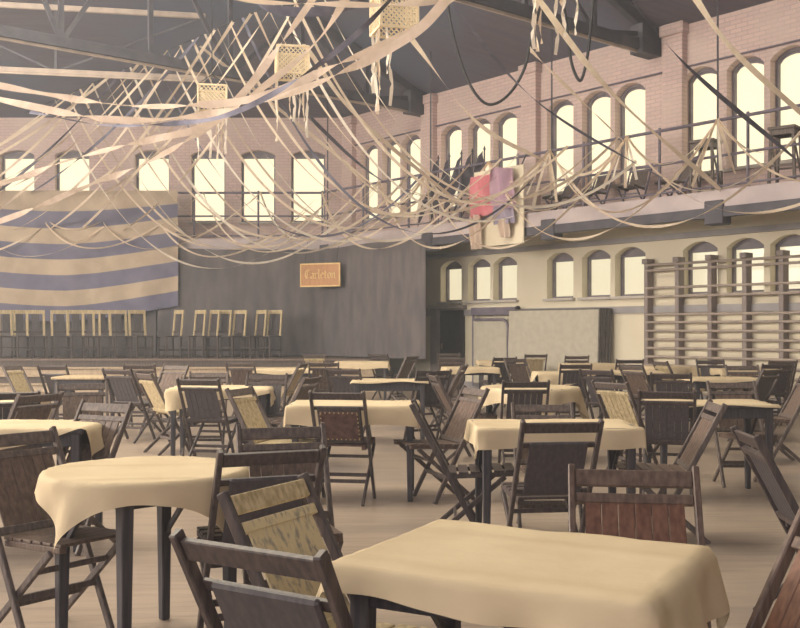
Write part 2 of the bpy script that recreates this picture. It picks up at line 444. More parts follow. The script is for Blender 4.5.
railing((XL, YB - GD + .06, 0), (GC.x, GC.y + .06, 0), 9, 'grey tubular gallery railing along the back wall', True)
railing((GC.x, GC.y + .06, 0), gp(S_END * .75, -.06), 17, 'grey tubular gallery railing along the right wall')
# hanger rods and brackets
rods = [ts(p) for p in (430, 551, 717)]
dstep = rods[2] - rods[1]
for i, s in enumerate([s_c + .2] + rods + [rods[2] + dstep]):
    p = gp(s, -.02)
    r = empty('hanger_rod', (p.x, p.y, 3.3)); tag(r, 'thin dark rod hanging the gallery from the roof, %s from the back corner' % ORD[i], 'rod', 'gallery hanger rods')
    dist = GD; zt = EAVE + SL * dist
    m = MB(); m.tube([(0, 0, 0), (0, 0, zt - 3.3 + .05)], .016, 6); m.build('rod', M['steel'], r)
    m = MB(); m.box((0, 0, -.11), (.34, .26, .38)); m.tube([(0, 0, .08), (0, 0, .2)], .04, 8)
    q = m.build('bracket', M['steel'], r, .015); q.rotation_euler = (0, 0, rz_right)

# ------------------------------------------------------------------ stage, curtain, flag, sign
ZS = 22.2; PH = .675
def curx(y): return gp((g0.y - y) / -WD.y).x
stage = empty('stage_platform', (-7, 23, 0)); tag(stage, 'low wooden stage platform with steps in front of the dark curtain', 'stage')
def rel(poly): return [(x + 7, y - 23) for x, y in poly]
b = MB(); b.prism(rel([(XL + .02, ZS), (curx(ZS) - .15, ZS), (GC.x - .1, GC.y - .08), (XL + .02, GC.y - .08)]), 0, PH - .04); b.build('platform', M['step_dark'], stage)
b = MB(); b.prism(rel([(XL + .02, ZS - .04), (curx(ZS) - .14, ZS - .04), (GC.x - .1, GC.y - .08), (XL + .02, GC.y - .08)]), PH - .04, PH); b.build('deck', M['deck'], stage)
for i, (z, y) in enumerate(((.50, ZS - .28), (.34, ZS - .56), (.17, ZS - .84))):
    b = MB(); x1 = curx(ZS) - .1
    b.box(((XL + .02 + x1) / 2 + 7, y + .14 - 23, z - .018), (x1 - XL - .02, .31, .036))
    b.build('step', M['step'], stage, .006)
    b = MB(); b.box(((XL + .02 + x1) / 2 + 7, y + .05 - 23, (z - .036) / 2), (x1 - XL - .1, .02, z - .036)); b.build('riser', M['step'] if i != 1 else M['step_dark'], stage)

def drape(name, path, z0, z1, mats, folds=.05, per=.42, seed=1, nz=10):
    """hanging cloth along a plan polyline"""
    rnd = random.Random(seed); pts = [Vector(p) for p in path]
    segs = [(pts[i + 1] - pts[i]).length for i in range(len(pts) - 1)]; tot = sum(segs)
    n = int(tot / .07); b = MB(); vs = []
    ph = [rnd.uniform(0, 6) for _ in range(4)]
    for j in range(nz + 1):
        v = j / nz
        for i in range(n + 1):
            u = tot * i / n; q = u; kk = 0
            while kk < len(segs) - 1 and q > segs[kk]: q -= segs[kk]; kk += 1
            d = (pts[kk + 1] - pts[kk]).normalized(); nn = Vector((d.y, -d.x, 0))
            w = folds * (math.sin(u * 2 * PI / per + ph[0] + .8 * math.sin(u * 1.7 + ph[1]) + v * .5) * .6 + .5 * math.sin(u * 2 * PI / (per * 2.7) + ph[2]))
            w *= (.45 + .55 * (1 - v))
            p = pts[kk] + d * q + nn * w
            vs.append((p.x, p.y, z0 + (z1 - z0) * v - .05 * math.sin(u * 1.15 + ph[3]) * v))
    fs = [(j * (n + 1) + i, j * (n + 1) + i + 1, (j + 1) * (n + 1) + i + 1, (j + 1) * (n + 1) + i) for j in range(nz) for i in range(n)]
    b.add(vs, fs)
    o = b.build(name, mats, None, 0, True)
    return o
c1 = drape('stage_curtain', [(XL + .1, GC.y - .22, 0), (-5.9, GC.y - .22, 0)], PH + .01, 3.22, M['curtain'], .035, .5, 3)
tag(c1, 'dark curtain hanging behind the striped flag and stage chairs at left', 'curtain')
pe = gp(ts(430), .12)
c2 = drape('stage_curtain', [(-5.85, GC.y - .26, 0), (GC.x - .12, GC.y - .22, 0), (gp(ts(395), .14).x, gp(ts(395), .14).y, 0), (pe.x, pe.y, 0)], .70, 3.24, M['curtain'], .04, .6, 8)
tag(c2, 'wide dark grey curtain below the gallery, behind the small sign', 'curtain')

# striped flag
fx0, fx1 = -11.2, at(178, 0, 24.0).x; fz1 = 4.66; sh = .372; ns = 8
b = MB(); nx = 60; ny = ns * 3
for j in range(ny + 1):
    for i in range(nx + 1):
        u = i / nx; x = fx0 + (fx1 - fx0) * u
        z = fz1 - sh * ns * j / ny
        wgt = min(1, j / 4)
        z += wgt * (-.17 * math.sin(PI * min(1, max(0, (u - .12) / .88))) + .22 * max(0, u - .55) / .45 * (j / ny) ** .5)
        y = 23.98 + .045 * math.sin(u * 19 + j * .09) * (j / ny) + .03 * math.sin(u * 41) * (j / ny)
        b.v.append(Vector((x, y, z)))
for j in range(ny):
    for i in range(nx):
        b.f.append([j * (nx + 1) + i, j * (nx + 1) + i + 1, (j + 1) * (nx + 1) + i + 1, (j + 1) * (nx + 1) + i]); b.mi.append(1 if ((j // 3) % 2 == 0) else 0)
fl = b.build('striped_flag', [M['flag_dark'], M['flag_pale']], None, 0, True)
tag(fl, 'huge flag of dark and pale stripes hung from the back gallery at left', 'flag')

# sign with blackletter
sg = empty('hanging_sign', (-1.86, 23.40, 2.33), R(-24)); tag(sg, 'small orange wooden sign lettered Carleton on the dark curtain', 'sign')
b = MB(); b.box((0, 0, .275), (1.06, .03, .55)); b.build('board', M['sign'], sg, .006)
b = MB()
for z in (.015, .535): b.box((0, -.02, z), (1.06, .02, .032))
for x in (-.514, .514): b.box((x, -.02, .275), (.032, .02, .55))
b.build('border', M['sign_gold'], sg)
for x in (-.42, .42):
    b = MB(); b.tube([(x, .005, .55), (x, .14, 1.06)], .006, 5); b.build('cord', M['black_cord'], sg)
GLY = {'C': [[(.62, .98), (.30, 1.02), (.08, .72), (.08, .30), (.30, .02), (.66, .14)], [(.34, .95), (.34, .12)], [(.62, .98), (.52, .78)]],
       'a': [[(.06, .56), (.26, .66), (.42, .56), (.42, .08), (.52, .02)], [(.42, .36), (.10, .28), (.10, .10), (.24, .02), (.42, .14)]],
       'r': [[(.06, .62), (.14, .54), (.14, .08), (.24, .02)], [(.14, .50), (.34, .64), (.46, .54)]],
       'l': [[(.06, 1.02), (.14, .94), (.14, .08), (.26, .02)]],
       'e': [[(.42, .14), (.26, .02), (.10, .14), (.10, .52), (.26, .66), (.40, .54), (.40, .42), (.12, .32)]],
       't': [[(.14, .86), (.14, .10), (.26, .02), (.38, .10)], [(.02, .62), (.36, .62)]],
       'o': [[(.26, .66), (.10, .54), (.10, .14), (.26, .02), (.42, .14), (.42, .54), (.26, .66)]],
       'n': [[(.04, .60), (.12, .54), (.12, .04)], [(.12, .52), (.34, .66), (.42, .56), (.42, .10), (.52, .02)]]}
ADV = {'C': .74, 'a': .56, 'r': .48, 'l': .32, 'e': .52, 't': .42, 'o': .54, 'n': .58}
b = MB(); cx = 0; word = 'Carleton'; tw_ = sum(ADV[c] for c in word); scl = .82 / tw_
for ch in word:
    for st in GLY[ch]:
        for (x0, z0), (x1, z1) in zip(st, st[1:]):
            nib = (.075, .055)
            q = []
            for (x, z) in ((x0, z0), (x1, z1)):
                for sg_ in (-1, 1): q.append((-.41 + (cx + x + sg_ * nib[0] * .8) * scl, -.032, .19 + (z + sg_ * nib[1] * .6) * scl * 1.06))
            b.add(q, [(0, 1, 3, 2)]); b.add([(a, c + .016, d) for a, c, d in q], [(2, 3, 1, 0)])
    cx += ADV[ch]
b.build('lettering', M['sign_gold'], sg)

# ------------------------------------------------------------------ chairs
def chair_proto(kind, frame, panel, seat):
    t = empty('folding_chair')
    hw = .205
    def rail_y(z): return -.30 + (.86 - z) / .86 * .45
    for s in (-1, 1):
        b = MB(); b.bar((s * hw, rail_y(.875), .875), (s * hw, rail_y(0), 0), .023, .034, up=(0, 1, 0)); b.build('side_rail', frame, t, .004)
    b = MB(); b.bar((-hw + .012, rail_y(.835) + .0, .835), (hw - .012, rail_y(.835), .835), .018, .058, up=(0, -.46, .88)); b.build('top_rail', M['pale'] if kind == 'worn' else frame, t, .003)
    up = Vector((0, rail_y(.76) - rail_y(.46), .30)).normalized()
    b = MB()
    if kind in ('leather', 'dark_pad'):
        c = Vector((0, rail_y(.61), .61)); rot = Matrix.Rotation(math.atan2(-up.y, up.z), 3, 'X')
        b.box(c, (2 * hw - (.07 if kind == 'leather' else .10), .022, .33), 0, rot); pn = b.build('back_panel', frame if kind == 'leather' else panel, t, .008)
        for z in (.48, .74):
            b = MB(); b.bar((-hw + .010, rail_y(z) + .017, z), (hw - .010, rail_y(z) + .017, z), .014, .030, up=(0, -.46, .88)); b.build('panel_rail', frame, t, .002)
        if kind == 'leather':
            b = MB(); b.box(c + rot @ Vector((0, -.014, 0)), (2 * hw - .11, .016, .25), 0, rot); b.build('leather_pad', panel, pn, .006)
            b = MB()
            for i in range(9):
                for e in (-1, 1):
                    b.box(c + rot @ Vector(((-.14 + .035 * i), -.020, e * .118)), (.010, .010, .010), 0, rot)
                    if i < 7: b.box(c + rot @ Vector((e * .143, -.020, -.105 + .035 * i)), (.010, .010, .010), 0, rot)
            b.build('studs', M['stud'], pn)
    else:
        nsl = 6; wd = (2 * hw - .085) / nsl
        for i in range(nsl):
            x = -hw + .0425 + wd * (i + .5)
            b.bar((x, rail_y(.765), .765), (x, rail_y(.46), .46), wd - .002, .011, up=(0, 1, 0))
        b.build('back_panel', panel, t, .002)
        b = MB()
        b.bar((-hw + .012, rail_y(.77) - .004, .77), (hw - .012, rail_y(.77) - .004, .77), .026, .034, up=(0, -.46, .88)); b.build('panel_rail', panel if kind in ('pale', 'worn') else frame, t, .003)
        b = MB(); b.bar((-hw + .012, rail_y(.465) - .004, .465), (hw - .012, rail_y(.465) - .004, .465), .026, .036, up=(0, -.46, .88)); b.build('panel_rail', panel if kind in ('pale', 'worn') else frame, t, .003)
    b = MB()
    for s in (-1, 1): b.bar((s * (hw - .045), -.075, .420), (s * (hw - .045), .335, .440), .034, .026)
    for i in range(6):
        y = -.055 + i * .073; b.bar((-hw + .03, y, .440 + (y + .075) * .05), (hw - .03, y, .440 + (y + .075) * .05), .060, .013)
    b.build('seat', seat, t, .003)
    for s in (-1, 1):
        b = MB(); b.bar((s * (hw - .026), .275, .425), (s * (hw - .026), -.215, 0), .021, .032, up=(0, 1, 0)); b.build('leg', frame, t, .004)
    b = MB(); b.bar((-hw, rail_y(.20), .20), (hw, rail_y(.20), .20), .02, .028); b.build('stretcher', frame, t, .003)
    b = MB(); b.bar((-hw + .026, -.215 + .49 * .16 / .425, .16), (hw - .026, -.215 + .49 * .16 / .425, .16), .02, .028); b.build('stretcher', frame, t, .003)
    b = MB(); b.bar((-hw + .026, -.215 + .49 * .33 / .425, .33), (hw - .026, -.215 + .49 * .33 / .425, .33), .018, .024); b.build('stretcher', frame, t, .003)
    return t
SPEC = {'dark': (M['dark'], M['dark_panel'], M['dark']), 'dark_pad': (M['dark'], M['dark_panel'], M['dark']), 'brown': (M['grey_wood'], M['brown'], M['brown']),
        'red': (M['brown'], M['red'], M['red']), 'pale': (M['grey_wood'], M['pale'], M['pale']), 'worn': (M['dark'], M['worn'], M['pale']),
        'grey': (M['rail'], M['grey_wood'], M['grey_wood']), 'leather': (M['dark'], M['leather'], M['leather'])}
protos = {}
used = set()
def chair(px, py, rot, kind, label, sz=1.0, Z=None, zf=0.0):
    if kind not in protos: protos[kind] = chair_proto(kind, *SPEC[kind])
    t = protos[kind] if kind not in used else dup(protos[kind])
    used.add(kind)
    hz = EYE - .86 * sz - zf
    Z = Z or 1000 * hz / (py - HY)
    top = Vector(((px - CX) * Z / F, Z, 0))
    off = Matrix.Rotation(R(rot), 3, 'Z') @ Vector((0, -.295, 0))
    t.location = (top.x - off.x, top.y - off.y, zf); t.rotation_euler = (0, 0, R(rot)); t.scale = (1, 1, sz)
    tag(t, label, 'chair', 'wooden folding chairs around the tables')
    return t
CH = [
 # foreground
 (248, 548, -32, 'dark_pad', 'dark folding chair nearest the camera, its plain back cut off by the frame bottom'),
 (268, 488, -118, 'worn', 'folding chair with peeling pale slatted back, behind the nearest dark chair'),
 (272, 452, 22, 'dark_pad', 'dark solid-backed folding chair at the right side of the left foreground table'),
 (281, 428, 195, 'brown', 'brown folding chair just behind the dark solid-backed chair, mostly its top rail showing'),
 (14, 434, -128, 'brown', 'large slatted brown folding chair at left edge beside the draped foreground table'),
 (633, 471, 172, 'red', 'reddish slatted folding chair on the far side of the nearest table'),
 (858, 522, 104, 'red', 'red-brown folding chair cut off by the lower right corner'),
 (747, 434, -95, 'dark', 'dark folding chair seen edge-on at right, sloping towards the right edge'),
 # left
 (106, 404, 152, 'brown', 'brown folding chair with low slatted back just behind the draped left table'),
 (144, 374, -52, 'pale', 'pale-backed folding chair with long grey rails left of the dark ribbed chair'),
 (198, 380, -12, 'dark', 'dark ribbed-back folding chair pushed to the left middle table'),
 (240, 389, -108, 'pale', 'pale narrow folding chair seen side-on at right end of left middle table'),
 (117, 370, -24, 'dark', 'dark folding chair just left of the pale-backed chair with long rails'),
 (52, 366, -14, 'dark_pad', 'dark padded folding chair by the stage steps at far left'),
 (12, 366, -100, 'pale', 'pale folding chair side-on at the left edge near the stage'),
 (40, 395, 64, 'brown', 'slatted brown folding chair turned away beside the table at left edge'),
 (10, 393, 20, 'dark', 'dark folding chair partly hidden at left edge behind the second left table'),
 (209, 373, 182, 'brown', 'brown folding chair facing us behind the left middle table'),
 (267, 375, 178, 'dark', 'dark folding chair facing us just behind right end of left middle table'),
 (240, 363, -10, 'brown', 'far brown folding chair standing before the stage steps left of centre'),
 (139, 365, 0, 'brown', 'far brown folding chair by the stage steps behind the pale-backed chair'),
 (82, 384, 200, 'brown', 'brown folding chair facing us in front of the bare braced table'),
 (176, 369, 150, 'brown', 'brown folding chair turned towards us near the stage steps behind the ribbed chair', 1.0, 13.0),
 # centre
 (337, 393, -9, 'leather', 'folding chair with brown leather back framed by brass studs'),
 (343, 370, -16, 'dark', 'dark folding chair standing right behind the leather-backed chair'),
 (324, 363, 8, 'brown', 'brown folding chair with low top rail two rows behind the leather-backed chair'),
 (314, 355, 0, 'pale', 'pale far folding chair at the stage steps behind the low-railed brown chair', 1.0, 18.6),
 (303, 364, 80, 'pale', 'pale folding chair leaning left with one long rail, left of leather-backed chair'),
 (312, 378, 72, 'brown', 'small brown folding chair side-on beside the left end of the central table'),
 (378, 353, -30, 'dark', 'far dark folding chair against the curtain behind the central tables', 1.0, 18.9),
 (434, 371, 20, 'dark', 'dark folding chair turned slightly left behind the central white table'),
 (414, 404, -92, 'dark', 'dark folding chair in profile facing right, at right end of central table'),
 (433, 376, -80, 'brown', 'brown folding chair in profile facing right behind the central table end'),
 (475, 389, 112, 'brown', 'slatted brown folding chair leaning left, crossing the dark profile chair'),
 (464, 366, 76, 'brown', 'brown folding chair in profile leaning left, behind the crossing slatted chair'),
 (452, 358, 2, 'brown', 'far brown folding chair with clear open top rail at centre', 1.0, 16.4),
 (449, 351, 0, 'brown', 'farthest brown folding chair at centre near the dark doorway', 1.0, 19.4),
 (412, 356, 60, 'brown', 'far slatted brown folding chair turned left beside the curtain end', 1.0, 17.4),
 (526, 382, 0, 'dark', 'dark upright folding chair in front of the cloth with pointed corners'),
 (542, 405, 180, 'brown', 'grey-brown folding chair facing us behind the middle draped table', .94, 6.98),
 (562, 423, 7, 'dark_pad', 'dark solid-backed folding chair at the near side of the middle draped table'),
 (576, 365, 0, 'dark', 'dark folding chair with ribbed back between the far cloth and the canvas mats'),
 (577, 353, 0, 'brown', 'far folding chair directly in front of the leaning canvas mats', 1.0, 17.6),
 (610, 383, -56, 'pale', 'pale slatted folding chair with grey rails right of the middle draped table'),
 (596, 372, -40, 'dark', 'dark folding chair turned right behind the pale slatted chair', 1.0, 11.6),
 # right
 (631, 366, -58, 'brown', 'brown slatted folding chair leaning right beyond the pale slatted chair'),
 (630, 359, 0, 'dark', 'far dark folding chair near the mats at the left of the wall bars', 1.0, 15.4),
 (671, 374, -20, 'dark', 'dark folding chair standing behind the large ribbed chair at right'),
 (667, 392, -15, 'dark', 'large dark ribbed folding chair at left end of the bare right table'),
 (716, 404, 85, 'brown', 'folding chair seen edge-on, sloping down left in front of the right table'),
 (731, 383, 180, 'brown', 'brown slatted folding chair facing us behind the bare right table'),
 (710, 356, 180, 'dark', 'far dark folding chair before the wall bars, facing us', 1.0, 15.2),
 (742, 366, 180, 'brown', 'brown folding chair facing us behind the second right table', 1.0, 12.9),
 (778, 363, 0, 'dark', 'dark folding chair with open back near the right edge', 1.0, 13.4),
 (772, 370, 40, 'dark', 'dark folding chair turned left in front of the open-backed one at right edge'),
 (808, 377, 86, 'brown', 'brown slatted folding chair cut by the right edge, leaning left'),
 (783, 357, 0, 'brown', 'far brown folding chair against the wall bars at right edge', 1.0, 14.9),
 (660, 362, -75, 'pale', 'pale far folding chair leaning beside the rounded white cloth', 1.0, 14.6),
 (505, 359, 20, 'dark', 'far dark folding chair left of the canvas mats with cloth heaped beside it', 1.0, 16.6),
 (515, 362, -150, 'brown', 'far brown folding chair turned to the dark one left of the mats', 1.0, 15.9),
 (536, 353, 5, 'pale', 'far pale folding chair before the middle of the canvas mats', 1.0, 18.6),
]
for c in CH: chair(*c)

# stage chairs: straight chairs with pale back frames
def stage_chair_proto():
    t = empty('stage_chair')
    for s in (-1, 1):
        b = MB(); b.bar((s * .19, -.18, 0), (s * .19, -.18, .50), .036, .036, up=(0, 1, 0)); b.build('leg', M['dark'], t, .004)
        b = MB(); b.bar((s * .18, .19, 0), (s * .18, .19, .48), .036, .036, up=(0, 1, 0)); b.build('leg', M['dark'], t, .004)
        b = MB(); b.bar((s * .185, -.18, .50), (s * .185, -.24, 1.08), .052, .03, up=(0, 1, 0)); b.build('back_stile', M['pale'], t, .004)
    b = MB(); b.box((0, .01, .495), (.42, .44, .035)); b.build('seat', M['dark'], t, .008)
    b = MB(); b.bar((-.21, -.24, 1.06), (.21, -.24, 1.06), .03, .09); b.build('back_rail', M['pale'], t, .004)
    b = MB(); b.bar((-.16, -.19, .60), (.16, -.19, .60), .026, .05); b.build('back_rail', M['dark'], t, .004)
    b = MB(); b.bar((0, -.195, .60), (0, -.237, 1.03), .17, .014, up=(0, 1, 0)); b.build('back_splat', M['dark_panel'], t, .003)
    b = MB(); b.bar((-.19, .19, .24), (.19, .19, .24), .022, .03); b.build('stretcher', M['dark'], t, .003)
    for s in (-1, 1):
        b = MB(); b.bar((s * .185, .19, .18), (s * .19, -.18, .18), .022, .03); b.build('stretcher', M['dark'], t, .003)
    return t
sp = stage_chair_proto()
spx = [-8, 8, 23, 37, 62, 78, 92, 104, 121, 141, 170, 192, 206, 218, 233, 253, 269]
for i, p in enumerate(spx):
    t = sp if i == 0 else dup(sp)
    Z = 23.0 + (.12 if i % 3 == 1 else 0)
    t.location = ((p - CX) * Z / F, Z, PH); t.rotation_euler = (0, 0, R(180 - 40 + random.uniform(-10, 10)) if i > 9 else R(180 + 30 + random.uniform(-14, 14)))
    nth = len(spx) - i
    if nth == 1: lb = 'straight pale-framed stage chair at the right end of the row on the stage'
    elif i == 0: lb = 'straight pale-framed stage chair at the left end of the row, cut by the frame edge'
    else: lb = 'straight pale-framed stage chair in the row, %s from its right end' % ORD[nth - 1]
    tag(t, lb, 'chair', 'straight chairs in a row on the stage')

# ------------------------------------------------------------------ tables and cloths
def table(x, y, rot, L, W, label, braces=True, top=None, rnd=False):
    t = empty('folding_table', (x, y, 0), R(rot)); tag(t, label, 'table', 'small square-legged tables')
    b = MB()
    if rnd: b.prism([(L / 2 * math.cos(2 * PI * k / 40), L / 2 * math.sin(2 * PI * k / 40)) for k in range(40)], .713, .743); L = W = L * .74
    else: b.box((0, 0, .728), (L, W, .03))
    b.build('tabletop', top or M['table_wood'], t, .005)
    b = MB()
    for s in (-1, 1):
        b.box((0, s * (W / 2 - .05), .672), (L - .12, .022, .08)); b.box((s * (L / 2 - .05), 0, .672), (.022, W - .12, .08))
    b.build('apron', M['table_wood'], t, .003)
    for sx in (-1, 1):
        for sy in (-1, 1):
            b = MB(); b.bar((sx * (L / 2 - .055), sy * (W / 2 - .055), .713), (sx * (L / 2 - .05), sy * (W / 2 - .05), 0), .056, .056, up=(0, 1, 0), w2=.040, h2=.040)
            b.build('leg', M['table_wood'], t, .005)
        if braces:
            b = MB(); b.bar((sx * (L / 2 - .05), 0, .66), (sx * (L / 2 - .05), W / 2 - .06, .40), .018, .02); b.build('brace', M['table_wood'], t)
    return t
def cloth(x, y, rot, L, W, oh, label, seed=0, flare=.14, wob=.05, ang=0.0, fine=False, ck=.10, shift=(0, 0), rnd_top=False):
    """cloth laid over the table top, its overhang hanging; ang turns the cloth against the table"""
    rnd = random.Random(seed + 50); nx = 56 if fine else 34; ny = 50 if fine else 30
    ph = [rnd.uniform(0, 6.28) for _ in range(6)]
    hl, hw_ = L / 2 + .006, W / 2 + .006
    CL, CW = L / 2 + oh * rnd.uniform(.92, 1.08), W / 2 + oh
    ca, sa = math.cos(R(ang)), math.sin(R(ang))
    def samples(h, full, n):
        if ang: return [-full + 2 * full * i / n for i in range(n + 1)]
        k = max(4, n // 4); out = [h + .010 + (full - h - .010) * i / k for i in range(k + 1)]
        m_ = n - 2 * k - 4; top = [-h + 2 * h * i / m_ for i in range(m_ + 1)]
        top = [-h + .010 if False else t for t in top]
        return [-t for t in reversed(out)] + top + out
    us_, vs_ = samples(hl, CL, nx), samples(hw_, CW, ny); nx, ny = len(us_) - 1, len(vs_) - 1
    b = MB(); vs = []
    for j in range(ny + 1):
        for i in range(nx + 1):
            u, v = us_[i], vs_[j]
            u, v = u * ca - v * sa + .012 * math.sin(v * 9 + ph[0]), u * sa + v * ca + .012 * math.sin(u * 8 + ph[1])
            u, v = u + shift[0], v + shift[1]
            if rnd_top:
                rr = max(1e-6, math.hypot(u, v)); kk = min(1, hl / rr); cu, cv = u * kk, v * kk
            else: cu, cv = max(-hl, min(hl, u)), max(-hw_, min(hw_, v))
            du, dv = u - cu, v - cv; d = math.hypot(du, dv)
            z = .7470 + .0015 * math.sin(u * 11 + ph[2]) * math.cos(v * 9)
            x_, y_ = cu, cv
            if d > 0:
                a = math.atan2(v, u); pr = a * hl * 1.1 if rnd_top else (u if abs(dv) > abs(du) else v)
                wv = math.sin(pr * 17 + ph[3]) * .6 + math.sin(pr * 31 + ph[4]) * .4
                corner = 0 if rnd_top else min(abs(du), abs(dv)) / (d + 1e-6)
                out = d * (flare + wob * 3.2 * wv * min(1, d / .1)) * (1 - .2 * corner) + .012 * min(1, d / .02)
                out = max(out, .004)
                dx, dy = du / d, dv / d
                x_ += dx * out; y_ += dy * out
                z -= max(0.0, d * .97 - .004) * (1 + ck * corner)
            vs.append((x_, y_, z))
    b.add(vs, [(j * (nx + 1) + i, j * (nx + 1) + i + 1, (j + 1) * (nx + 1) + i + 1, (j + 1) * (nx + 1) + i) for j in range(ny) for i in range(nx)])
    o = b.build('tablecloth', M['cloth'], None, 0, True); o.location = (x, y, 0); o.rotation_euler = (0, 0, R(rot))
    tag(o, label, 'tablecloth', 'cream tablecloths'); return o
def tb(px, Z, rot, L, W, oh, what, trot=None, **k):
    x = (px - CX) * Z / F; top = None
    table(x, Z, rot if trot is None else trot, L, W, ('round dark-legged table ' if k.get('rnd_top') else 'dark-legged table ') + what, top=M['bare_top'] if oh is None else None, rnd=k.get('rnd_top', False))
    if oh is not None: cloth(x, Z, rot, L, W, oh, 'cream tablecloth ' + what, seed=int(px), **k)
TB = [
 (527, 2.64, -28, .80, .64, .135, 'of the nearest table, lower centre', dict(fine=True, flare=.22, wob=.05, shift=(.045, .045))),
 (146, 4.26, 8, .82, .82, .085, 'of the left foreground table, hanging in long points', dict(fine=True, wob=.05, flare=.16, rnd_top=True, ang=6, trot=46)),
 (355, 8.05, -2, 1.0, .62, .17, 'at centre behind the leather-backed chair', dict(wob=.02, flare=.08)),
 (552, 6.30, 1, .98, .60, .13, 'in the middle ground right of centre, between two facing chairs', dict(wob=.03, flare=.1)),
 (707, 8.15, 0, .94, .60, .025, 'standing at right before the slatted chair that faces us', dict(wob=.01)),
 (530, 10.3, 24, .98, .98, .16, 'with pointed hanging corners behind the dark upright chair', dict(ang=20, wob=.05, rnd_top=True)),
 (722, 12.2, 0, .86, .6, .05, 'second from the front along the right side', dict(wob=.02)),
 (222, 10.25, 3, 1.0, .66, .13, 'of the left middle table behind the dark ribbed chair', dict(ang=10)),
 (22, 6.25, 2, .92, .6, .12, 'at the left edge, behind the large slatted chair', dict(ang=16)),
 (-16, 8.3, 0, .8, .7, .2, 'cut by the left edge, second back from the camera', dict()),
 (85, 12.7, 0, .66, .6, None, 'with bare pale top and braces near the stage steps', dict()),
 (285, 15.0, 0, .95, .6, .08, 'before the stage steps, left of centre', dict()),
 (390, 11.7, 0, .86, .6, .03, 'behind the central table, in the second row', dict(wob=.01)),
 (362, 18.4, 0, .95, .6, .14, 'farthest back against the curtain', dict()),
 (470, 15.6, 4, .8, .6, .10, 'far back at centre beside the open-railed chair', dict()),
 (502, 19.0, 0, .9, .6, .10, 'far back before the dark doorway', dict()),
 (572, 13.8, 0, 1.0, .6, .12, 'behind the ribbed chair, in front of the canvas mats', dict(ang=18)),
 (592, 17.2, 10, .95, .6, .28, 'with long hanging sides right beside the canvas mats', dict(wob=.06)),
 (668, 15.9, 20, .75, .7, .22, 'with rounded drape before the first wall bars', dict(ang=30, wob=.07)),
 (746, 14.9, 0, .9, .6, .10, 'by the wall bars near the right edge', dict()),
 (630, 14.2, 0, .8, .6, .06, 'behind the leaning brown chair, left of the wall bars', dict()),
]
for px, Z, rot, L, W, oh, what, kw in TB: tb(px, Z, rot, L, W, oh, what, **kw)

# purple stool glimpsed under the nearest table
st = empty('stool', (.46, 3.06, 0), R(-28)); tag(st, 'small purple-edged stool glimpsed under the nearest table', 'stool')
b = MB(); b.box((0, 0, .452), (.22, .22, .016)); b.build('seat', M['pale'], st, .004)
b = MB()
for s in (-1, 1): b.box((0, s * .10, .42), (.22, .02, .05)); b.box((s * .10, 0, .42), (.02, .22, .05))
b.build('apron', M['purple'], st, .003)
for sx in (-1, 1):
    for sy in (-1, 1):
        b = MB(); b.bar((sx * .09, sy * .09, .42), (sx * .105, sy * .105, 0), .026, .026, up=(0, 1, 0)); b.build('leg', M['purple'], st)

# ------------------------------------------------------------------ right wall furniture
# stall bars (wall ladders)
posts = [tw(p) for p in (652, 682, 714, 750, 787)]
ps = (posts[-1] - posts[0]) / 4
posts = [posts[0] + ps * i for i in range(7)]
wb_ = empty('wall_bars', (wp(posts[0], .1).x, wp(posts[0], .1).y, 0), rz_right); tag(wb_, 'wooden gymnastic wall bars fixed along the right wall', 'wall bars')
for i in range(7):
    b = MB(); b.box((ps * i, 0, 1.27), (.085, .17, 2.54)); b.box((ps * i, -.02, 2.57), (.12, .22, .09)); b.build('post', M['barpost'], wb_, .006)
zs = [2.50, 2.40, 2.08, 1.92, 1.60] + [1.46 - .155 * i for i in range(9)]
for i in range(6):
    for z in zs:
        b = MB(); b.tube([(ps * i, -.075, z), (ps * (i + 1), -.075, z)], .024, 8); b.build('rung', M['steelbar'], wb_)
# canvas mats leaning against the wall
s0, s1 = tw(522), tw(606)
for i in range(4):
    off = .16 + .09 * (3 - i)
    m = MB(); Lm = s1 - s0 + .05 * (3 - i)
    m.box((Lm / 2, 0, .86), (Lm, .05, 1.68))
    e = empty('canvas_mat', (wp(s0 + .06 * i, off).x, wp(s0 + .06 * i, off).y, 0.02), rz_right)
    o = m.build('pad', M['canvas'] if i == 0 else M['canvas'], e, .015)
    m = MB(); m.box((Lm + .012, 0, .86), (.03, .06, 1.70)); m.box((Lm / 2, 0, 1.705), (Lm, .055, .03)); m.build('binding', M['canvas_edge'], e, .006)
    tag(e, ['tan canvas mat standing foremost against the right wall, its whole face showing', 'canvas mat second in the stack by the wall, only its edge showing',
            'canvas mat third in the stack by the wall, only its edge showing', 'canvas mat nearest the wall in the stack, only its edge showing'][i], 'mat', 'canvas gym mats leaning on the right wall')
    e.rotation_euler = (R(-2), 0, rz_right)
# dark doorway and cabinet near the curtain, framed panel
sd0, sd1 = tw(434), tw(466)
d = empty('door_1', (wp(sd0, .03).x, wp(sd0, .03).y, 0), rz_right); d['kind'] = 'structure'
b = MB(); w = sd1 - sd0
b.box((w * .62, -.005, .88), (w * .72, .05, 1.76)); b.build('leaf', M['cabinet'], d)
b = MB(); b.box((w * .12, -.04, .90), (w * .22, .12, 1.86)); b.box((w * .5, -.05, 1.83), (w + .1, .14, .09)); b.build('casing', M['jamb'], d, .01)
b = MB(); b.box((w * .34, -.045, .95), (.03, .05, .12)); b.build('handle', M['stud'], d)
